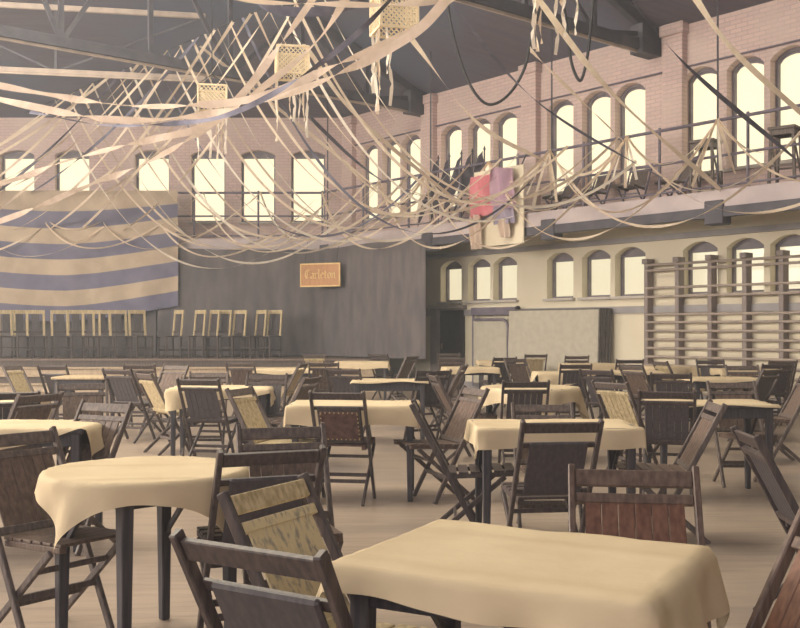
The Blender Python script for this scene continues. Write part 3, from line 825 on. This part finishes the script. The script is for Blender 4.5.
# framed hanging panel
sg0, sg1 = tw(477), tw(520)
pn = empty('framed_mat', (wp(sg0, .12).x, wp(sg0, .12).y, .1), rz_right); tag(pn, 'pale tan canvas mat in a dark rounded frame between doorway and leaning mats', 'mat')
w = sg1 - sg0
b = MB(); b.box((w * .42, -.02, .74), (w * .80, .05, 1.36)); b.build('pad', M['canvas'], pn, .02)
b = MB()
b.bar((w * .02, -.03, 1.62), (w * 1.05, -.03, 1.62), .12, .16); 
arcp = [(w * .86, -.05, 0), (w * .86, -.05, 1.25), (w * .83, -.05, 1.38), (w * .76, -.05, 1.44), (w * .1, -.05, 1.44)]
b.tube(arcp, .03, 8)
b.tube([(w * .93, -.03, 0), (w * .93, -.03, 1.6)], .03, 8); b.tube([(w * .03, -.03, 0), (w * .03, -.03, 1.6)], .03, 8)
b.build('frame', M['rail'], pn)
b = MB()
for kk in range(12):
    a = 2 * PI * kk / 12; b.box((w * 1.05 + .03, -.05 + .045 * math.cos(a), 1.66 + .045 * math.sin(a)), (.05, .03, .03))
b.build('knob', M['black_cord'], pn)

# ------------------------------------------------------------------ things in the gallery
gl = [
      (655, 1.0, 'grey', 'folding chair in the right gallery just right of the third window group', -30),
      (612, 1.0, 'grey', 'folding chair in the right gallery below the middle of the third window group', 10),
      (574, 1.0, 'grey', 'folding chair in the right gallery below the first of the third window group', 0),
      (540, 1.0, 'grey', 'folding chair in the right gallery just right of the pink bunting', -20)]
for px, _, kind, lb, dr in gl:
    if kind not in protos: protos[kind] = chair_proto(kind, *SPEC[kind])
    t = protos[kind] if kind not in used else dup(protos[kind])
    used.add(kind); p = gp(ts(px), -.62)
    t.location = (p.x, p.y, 3.40); t.scale = (1, 1, 1.05); t.rotation_euler = (0, 0, math.atan2(WN.y, WN.x) - PI / 2 + R(dr))
    tag(t, lb, 'chair', 'chairs standing in the gallery')
# high stools behind the rail
for i, (px, lb) in enumerate(((691, 'tall braced stool in the right gallery before the fourth window group'), (771, 'tall braced stool in the right gallery near the right edge of the picture'))):
    p = gp(ts(px), -.42); e = empty('high_stool', (p.x, p.y, 3.4), rz_right + R(12)); tag(e, lb, 'stool', 'tall stools in the gallery')
    b = MB(); b.box((0, 0, 1.03), (.42, .42, .05)); b.build('seat', M['grey_wood'], e, .008)
    b = MB()
    for q in (-1, 1): b.box((0, q * .17, .965), (.38, .025, .08)); b.box((q * .17, 0, .965), (.025, .38, .08))
    b.build('apron', M['grey_wood'], e, .003)
    for sx in (-1, 1):
        for sy in (-1, 1):
            b = MB(); b.bar((sx * .165, sy * .165, 1.0), (sx * .20, sy * .20, 0), .045, .045, up=(0, 1, 0)); b.build('leg', M['grey_wood'], e, .004)
        b = MB(); b.bar((sx * .17, -.17, .9), (sx * .19, .19, .25), .02, .035); b.build('brace', M['grey_wood'], e)
        b = MB(); b.bar((-.18, sx * .18, .45), (.18, sx * .18, .45), .022, .03); b.build('stretcher', M['grey_wood'], e)
# furled dark flags
for i, px in enumerate((432, 443, 455, 466, 478)):
    p = gp(ts(px), -.18)
    f_ = empty('furled_flag', (p.x, p.y, 3.40), rz_right)
    tag(f_, 'dark furled flag on pole behind gallery rail, %s from left of five' % ORD[i], 'flag', 'dark furled flags in the gallery corner')
    b = MB(); b.tube([(0, 0, 0), (0, 0, 1.58)], .016, 6); b.tube([(0, 0, 1.58), (0, 0, 1.66)], .03, 6, r2=.004); b.build('pole', M['steel'], f_)
    b = MB(); zt = 1.55; n = 10
    for kk in range(n + 1):
        u = kk / n; ww = .22 + .50 * u; yy = .03 * math.sin(u * 7 + i)
        b.v += [Vector((.0 , yy - .02, zt - u * .55)), Vector((-ww * .5, yy - .05, zt - .10 - u * .92)), Vector((-ww, yy, zt - .24 - u * 1.16))]
    for kk in range(n):
        for q in range(2):
            a = kk * 3 + q; b.f.append([a, a + 1, a + 4, a + 3]); b.mi.append(0)
    b.build('cloth', M['flag_furled'], f_, 0, True)
# pink bunting over white board
sb = ts(504); p = gp(sb, .15)
wbd = empty('notice_board', (p.x, p.y, 3.02), rz_right); tag(wbd, 'tall white board hung on the gallery rail behind the pink bunting', 'board')
hw_ = (ts(523) - ts(474)) / 2
b = MB(); b.box((0, 0, .70), (2 * hw_, .03, 1.50)); b.build('board', M['white_board'], wbd, .006)
b = MB(); b.tube([(-hw_ + .1, .01, 1.40), (-hw_ + .1, .16, 1.66)], .014, 5); b.tube([(hw_ - .1, .01, 1.40), (hw_ - .1, .16, 1.66)], .014, 5); b.build('hook', M['steel'], wbd)
p = gp(sb, .22)
pk = empty('bunting', (p.x, p.y, 2.9), rz_right); tag(pk, 'pink and lilac bunting cloth draped over the white board on the gallery', 'bunting')
def patch(name, x0, x1, z0, z1, mat, amp=.04, taper=0.0, sl=0.0):
    b = MB(); nx, nz = 14, 12
    for j in range(nz + 1):
        for i in range(nx + 1):
            u, v = i / nx, j / nz; c = (x0 + x1) / 2
            x = c + (x0 + (x1 - x0) * u - c) * (1 - taper * (1 - v))
            b.v.append(Vector((x, -.03 - amp * (1 + math.sin(u * 11 + v * 3)), z0 + (z1 - z0) * v + sl * (u - .5))))
    b.f += [[j * (nx + 1) + i, j * (nx + 1) + i + 1, (j + 1) * (nx + 1) + i + 1, (j + 1) * (nx + 1) + i] for j in range(nz) for i in range(nx)]
    b.mi += [0] * (nx * nz); return b.build(name, mat, pk, 0, True)
patch('pink_panel', -hw_ + .04, -.02, .66, 1.46, M['pink'])['label'] = 'pink left half'
patch('lilac_panel', -.06, hw_ - .12, .78, 1.54, M['lilac'], .045, sl=-.1)['label'] = 'lilac right half'
patch('blue_panel', .0, hw_ - .14, .46, .82, M['blue_cloth'], .03)['label'] = 'blue grey lower edge'
patch('tail', -hw_ + .03, -hw_ + .36, .02, .70, M['cream_cloth'], .05, .3)['label'] = 'pale tail hanging at left'
patch('tail', hw_ - .52, hw_ - .22, .20, .55, M['cream_cloth'], .05, .3)['label'] = 'pale tail hanging at right'

# ------------------------------------------------------------------ paper streamers
def spline(ctrl, n):
    """Catmull-Rom through control points"""
    P_ = [ctrl[0] * 2 - ctrl[1]] + list(ctrl) + [ctrl[-1] * 2 - ctrl[-2]]; out = []
    m = len(ctrl) - 1
    for k in range(n + 1):
        u = m * k / n; i = min(int(u), m - 1); t = u - i
        a, b_, c, d = P_[i], P_[i + 1], P_[i + 2], P_[i + 3]
        out.append(.5 * ((2 * b_) + (c - a) * t + (2 * a - 5 * b_ + 4 * c - d) * t * t + (3 * b_ - a - 3 * c + d) * t ** 3))
    return out
def sagged(a, b_, sag, n=36, pull=None):
    out = []
    for k in range(n + 1):
        u = k / n; p = a.lerp(b_, u); q = 4 * u * (1 - u)
        p = p - Vector((0, 0, sag * q))
        if pull is not None: p = p + pull * q
        out.append(p)
    return out
def streamer(pts, mat, label, w=.06, twist=.55, ph=0, group='crepe paper streamers'):
    b = MB(); N = len(pts); s = 0
    for i, p in enumerate(pts):
        d = (pts[min(i + 1, N - 1)] - pts[max(i - 1, 0)]).normalized()
        if i: s += (p - pts[i - 1]).length
        x = d.cross(Vector((0, 0, 1)))
        if x.length < 1e-3: x = Vector((1, 0, 0))
        x.normalize(); y = x.cross(d); a = ph + .9 * math.sin(s * twist * 2 * PI / 2.0) + s * twist * .9
        v = x * math.cos(a) + y * math.sin(a)
        b.v += [p - v * (w / 2), p + v * (w / 2)]
    for i in range(N - 1):
        o = i * 2; b.f.append([o, o + 1, o + 3, o + 2]); b.mi.append(0)
    o = b.build('streamer', mat, None, 0, False)
    tag(o, label, 'streamer', group); return o
# rail knots: along the back gallery, the corner, and along the right gallery
knots = [Vector((x, YB - GD - .02, RZ1)) for x in (-12.2, -10.6, -9.0, -7.6, -6.2, -4.8, -3.4)] + [Vector((GC.x, GC.y, RZ1))]
right_s = [ts(p) for p in (380, 428, 490, 551, 628, 719)]
dl = right_s[-1] - right_s[-2]
right_s += [right_s[-1] + dl, right_s[-1] + 2 * dl]
kn_right = [gp(s, .02, RZ1) for s in right_s]
NBACK = len(knots); knots += kn_right
def kname(i):
    return ('%s back rail knot' % ORD[i]) if i < NBACK - 1 else ('corner knot' if i == NBACK - 1 else '%s right rail knot' % ORD[i - NBACK])
def mat_pick(i): return [M['streamer'], M['streamer'], M['streamer_pale'], M['streamer'], M['streamer_pale'], M['streamer_dark']][i % 6]
cnt = 0
for span, sag in ((1, .80), (2, 1.40), (3, 1.75)):
    for i in range(len(knots) - span):
        if span == 1 and i < NBACK - 1 or (span == 2 and i < NBACK - 1 and i % 2): continue
        a, b_ = knots[i], knots[i + span]
        L_ = (b_ - a).length
        pull = Vector((-.15, -.30, 0)) * span * .8
        sg_ = min(sag, .36 * L_) * random.uniform(.88, 1.1)
        mt = M['streamer'] if (span != 2 or i % 3) else M['streamer_pale']
        streamer(sagged(a, b_, sg_, 34, pull), mt, '%s crepe swag from %s to %s' % ('short' if span == 1 else 'cream' if span == 2 else 'long low', kname(i), kname(i + span)), .046, .5, random.uniform(0, 3))
# the high wire, parallel to the right wall
W0 = Vector((-9.4, 25.05, 6.75)); W1 = Vector((2.0, 12.3, 6.9))
wire = lambda u: W0.lerp(W1, u)
def wire_u(px):
    q = (px - CX) / F; d = W1 - W0
    return (q * W0.y - W0.x) / (d.x - q * d.y)
b = MB(); b.tube([wire(i / 24) for i in range(25)], .008, 5); tag(b.build('high_wire', M['black_cord']), 'thin high wire carrying the streamers from the back wall towards the camera', 'wire')
apexA = [55 + 12.5 * i for i in range(22)]
for i, p in enumerate(apexA):
    a = wire(wire_u(p)); u = i / 21
    e = gp(ts(322 + 318 * u ** 1.15), .10, RZ1 if i % 3 else 4.2)
    dk = i in (8, 15)
    streamer(sagged(a, e, 2.48 - .42 * u + (.06, -.1, 0, .08)[i % 4], 44, Vector((-.15, -.3, 0))), M['streamer_dark'] if dk else M['streamer'] if i % 3 else M['streamer_pale'],
             '%s crepe streamer sagging right from high wire to right gallery, %s from the back' % ('dark' if dk else 'cream', ORDX(i)), .05, .4, i * .7)
apex = [63, 75, 92, 110, 123, 138, 152, 166, 181, 197, 213, 231, 249, 272, 300]
b_end = [-13.6, -13.1, -12.5, -12.0, -11.5, -11.0, -10.5, -10.0, -9.5, -9.1, -8.6, -8.2, -7.8, -7.3, -6.8]
for i, p in enumerate(apex):
    a = wire(wire_u(p) + .004); e = Vector((b_end[i], YB - GD - .16, RZ1 - .1 if i % 2 else 3.7))
    dk = i in (4, 9)
    streamer(sagged(a, e, .30 + .16 * (i % 3), 36), M['streamer_dark'] if dk else M['streamer'],
             '%s crepe streamer falling left from high wire to back gallery, %s from the back' % ('dark' if dk else 'cream', ORD[i]), .058, .4, i * .5)
# long dark and pale streamers crossing the right wall, from the roof to the gallery
XR = [((304, 44, 15.5), (361, 120, 17.5), (478, 216, 20.0), 'streamer', 'from the lattice lantern down across the first window group'),
      ((410, 37, 12.5), (480, 125, 16), (552, 163, 18.0), 'streamer', 'from the brightest lantern to the fourth right rail knot'),
      ((530, 49, 11.5), (570, 90, 13.5), (628, 142, 16.6), 'streamer', 'crossing the third window group to a rail knot'),
      ((520, -25, 10.0), (614, 95, 13.5), (724, 190, 15.2), 'streamer', 'passing between third and fourth window groups'),
      ((680, -25, 9.5), (735, 52, 11.8), (812, 120, 13.8), 'streamer', 'crossing the fourth window group at upper right'),
      ((612, -25, 10.2), (689, 68, 13.0), (800, 160, 14.2), 'streamer_dark', 'crossing the fourth window group at upper right'),
      ((432, -20, 12.0), (540, 104, 15.4), (682, 188, 16.2), 'streamer_dark', 'crossing the third window group down to the gallery edge'),
      ((262, 70, 17.0), (378, 178, 20.4), (470, 207, 20.3), 'streamer_dark', 'crossing the back corner below the windows'),
      ((200, 46, 19.5), (330, 150, 21.5), (420, 222, 21.6), 'streamer', 'crossing the back corner from the wire to the gallery beam')]
for i, (a, m_, e, mt, lb) in enumerate(XR):
    eg = gp(ts(e[0]), .09); eg.z = EYE - (e[1] - HY) * eg.y / F
    streamer(spline([at(*a), at(*m_), eg], 36), M[mt], '%s crepe streamer %s' % ('dark' if 'dark' in mt else 'cream', lb), .072, .3, i * .8)
# twisted garlands overhead, strung across the room in front
GA = [([(-40, 78, 14), (40, 93, 13.4), (110, 104, 12.8), (185, 106, 12), (260, 97, 11.2), (330, 68, 10.4), (400, 36, 9.7), (470, -12, 9)], 'garland', 'uppermost of the wide twisted garlands sweeping across the upper left'),
      ([(-40, 90, 13.6), (35, 107, 13), (105, 119, 12.4), (180, 118, 11.8), (255, 104, 11), (330, 78, 10.2), (410, 36, 9.4), (455, -10, 8.8)], 'garland', 'middle wide twisted garland sweeping across the upper left'),
      ([(30, 112, 12.7), (105, 125, 12.2), (180, 123, 11.6), (230, 114, 11.1), (290, 84, 10.4), (350, 40, 9.8), (400, -10, 9.2)], 'streamer_dark', 'dark wide twisted garland sweeping across the upper left'),
      ([(-45, 196, 16), (20, 178, 15), (75, 158, 14.2), (150, 140, 13.2), (205, 126, 12.4), (262, 88, 11.6), (318, 40, 10.9), (352, -12, 10.4)], 'garland', 'lower twisted garland rising steeply right of the lattice lanterns'),
      ([(-45, 236, 17.5), (20, 214, 16.5), (84, 187, 15.5), (130, 170, 14.6), (185, 142, 13.4), (225, 112, 12.6), (262, 70, 11.9), (318, -8, 11)], 'garland', 'lowest twisted garland rising from the flag towards the roof'),
      ([(196, -6, 10), (262, 2, 10), (330, 4, 10), (400, 4, 10.2), (470, -8, 10.4)], 'garland', 'pale garland looping just below the top edge at centre'),
      ([(250, -8, 11.4), (268, 8, 11.4), (310, 12, 11.4), (352, 6, 11.4), (380, -10, 11.4)], 'streamer_dark', 'dark garland looping below the top edge at centre')]
for i, (pts, mt, lb) in enumerate(GA):
    streamer(spline([at(*p) for p in pts], 90), M[mt], lb, .06 if i == 2 else .095 if i < 5 else .11, .9, i, 'wide twisted garlands overhead')
# knotted tassels at the right rail knots
for i, kp in enumerate(kn_right[1:7]):
    e = empty('streamer_tassel', (kp.x, kp.y, RZ1)); tag(e, 'bunch of short streamer ends hanging at the %s right rail knot' % ORD[i + 1], 'tassel', 'streamer bunches at rail knots')
    for k in range(5):
        dx = WD * (random.uniform(-.5, .5)) + WN * random.uniform(.02, .15); pts = sagged(Vector((0, 0, 0)) + WN * .03, dx - Vector((0, 0, random.uniform(.7, 1.05))), -.03, 10)
        bb = streamer(pts, M['streamer_pale'] if k % 2 else M['streamer'], None, .05, .5, k); bb.name = 'streamer_end'
        for key in ('label', 'category', 'group'):
            if key in bb: del bb[key]
        bb.parent = e

# lattice lanterns ------------------------------------------------------------
def lantern(px, ytop, Z, size, hgt, drop, label, seed):
    rnd = random.Random(seed); p = at(px, ytop, Z)
    e = empty('hanging_lantern', (p.x, p.y, p.z - hgt), R(rnd.uniform(5, 30))); tag(e, label, 'lantern', 'square lattice lanterns with hanging ribbons')
    h = size / 2; b = MB()
    for sx in (-1, 1):
        for sy in (-1, 1): b.box((sx * h, sy * h, hgt / 2), (.03, .03, hgt))
    for z in (0, hgt):
        for s in (-1, 1): b.box((0, s * h, z), (size, .035, .03)); b.box((s * h, 0, z), (.035, size, .03))
    b.build('frame', M['lattice'], e)
    b = MB(); n = 7
    for side in range(4):
        rot = Matrix.Rotation(side * PI / 2, 3, 'Z')
        for i in range(-n, n + 1):
            for sgn in (-1, 1):
                x0 = i * size / n; pts = []
                # diagonal clipped to the square face
                za, zb_ = 0.0, hgt; xa, xb = x0 - sgn * hgt / 2, x0 + sgn * hgt / 2
                def clip(x, z, x2, z2):
                    lim = h
                    if abs(x) <= lim: return x, z
                    tx = max(-lim, min(lim, x)); t = (tx - x) / (x2 - x) if x2 != x else 0
                    return tx, z + (z2 - z) * t
                A = clip(xa, za, xb, zb_); B_ = clip(xb, zb_, xa, za)
                if abs(A[0]) > h + 1e-6 or abs(B_[0]) > h + 1e-6 or B_[1] - A[1] < .02: continue
                b.bar(rot @ Vector((A[0], h, A[1])), rot @ Vector((B_[0], h, B_[1])), .014, .006, up=rot @ Vector((0, 1, 0)))
    b.build('lattice', M['lattice'], e)
    for k in range(7):
        sx = rnd.choice((-1, 1)); sy = rnd.choice((-1, 1)); u = rnd.uniform(-.95, .95) * h
        q = Vector((sx * h, u, 0)) if k % 2 else Vector((u, sy * h, 0))
        d = drop * rnd.uniform(.6, 1.1)
        bb = streamer([q - Vector((0, 0, d * t / 8 - .02)) + Vector((.01 * math.sin(t + k), .01 * math.cos(t * 1.3 + k), 0)) for t in range(9)], M['streamer_pale'] if k % 3 else M['streamer'], None, .045, .2, k)
        bb.name = 'ribbon'
        for key in ('label', 'category', 'group'):
            if key in bb: del bb[key]
        bb.parent = e
    dr = min(EAVE + SL * (YB - p.y), EAVE + SL * (p - CN).dot(WN), ZC)
    b = MB(); b.tube([(0, 0, hgt), (0, 0, dr - p.z + hgt)], .008, 5)
    for sx in (-1, 1): b.tube([(sx * h, sx * h, hgt), (0, 0, hgt + .25)], .006, 4); b.tube([(sx * h, -sx * h, hgt), (0, 0, hgt + .25)], .006, 4)
    b.build('cord', M['black_cord'], e)
lantern(292, 50, 15.0, .46, .40, .95, 'pale lattice lantern with long ribbons, second from left near upper centre', 4)
lantern(394, -2, 12.2, .46, .42, .95, 'pale lattice lantern with ribbons at top centre, cut by the frame edge', 9)
lantern(212, 88, 18.0, .50, .36, .95, 'small far lattice lantern left of the other lanterns', 13)
lantern(553, -52, 11.2, .46, .42, .72, 'lattice lantern above the top edge at right, only its ribbons showing', 17)
# looping black cords
for pts, lb in (([(446, -10, 15), (452, 30, 15), (466, 76, 15), (482, 101, 15), (497, 103, 15), (514, 88, 15), (527, 60, 15), (534, 10, 15), (536, -20, 15)], 'black electric cord looping down in a wide U right of the lanterns'),
                ([(560, -20, 14), (566, 20, 14), (571, 60, 14), (578, 79, 14), (583, 76, 14), (589, 45, 14), (595, -20, 14)], 'black electric cord looping down in a narrow U above the third window group')):
    b = MB(); b.tube(spline([at(*p) for p in pts], 40), .022, 7); tag(b.build('looped_cord', M['black_cord'], None, 0, True), lb, 'cord')

# ------------------------------------------------------------------ light
def area(name, loc, target, sx, sy, power, col):
    l = bpy.data.lights.new(name, 'AREA'); l.shape = 'RECTANGLE'; l.size = sx; l.size_y = sy; l.energy = power; l.color = col
    o = bpy.data.objects.new(name, l); C.objects.link(o); o.location = loc
    d = Vector(target) - Vector(loc); o.rotation_euler = d.to_track_quat('-Z', 'Y').to_euler(); return o
# daylight through the roof skylight (above the camera, out of view) and through the left and rear windows
b = MB(); b.prism([(-13, 6), (4, 6), (4, 16.4), (-13, 16.4)], ZC - .06, ZC - .02); struct(b.build('skylight', M['pane']))
area('skylight_day', (-4, 11.3, ZC - .12), (-4, 11.301, 0), 16, 9.6, 2250, (1.0, .90, .74))
area('left_window_day', (XL + .5, 13, 4.4), (2, 18, 4.2), 24, 3.4, 3900, (1.0, .91, .80))
area('rear_window_day', (-2, -7.4, 4.4), (1, 26, 6.0), 34, 3.6, 750, (.92, .88, 1.0))

w = bpy.data.worlds.new('world'); bpy.context.scene.world = w; w.use_nodes = True
w.node_tree.nodes['Background'].inputs[0].default_value = (.75, .74, .9, 1); w.node_tree.nodes['Background'].inputs[1].default_value = .4

# scattering haze added to imitate lens flare and faded, lifted blacks
vo = w.node_tree.nodes.new('ShaderNodeVolumeScatter'); vo.inputs['Density'].default_value = .0065
vo.inputs['Color'].default_value = (.84, .91, 1, 1); vo.inputs['Anisotropy'].default_value = .25
w.node_tree.links.new(vo.outputs[0], w.node_tree.nodes['World Output'].inputs['Volume'])

# ------------------------------------------------------------------ camera
cam = bpy.data.cameras.new('camera'); co = bpy.data.objects.new('camera', cam); C.objects.link(co)
co.location = (0, 0, EYE); co.rotation_euler = (R(90), 0, 0)
cam.sensor_width = 36; cam.lens = 36 * F / 800; cam.shift_y = (HY - 314) / 800; cam.clip_end = 200
sc = bpy.context.scene; sc.camera = co
sc.view_settings.view_transform = 'Standard'; sc.view_settings.look = 'None'; sc.view_settings.gamma = 1
sc.view_settings.use_curve_mapping = False
sc.view_settings.exposure = 0.17
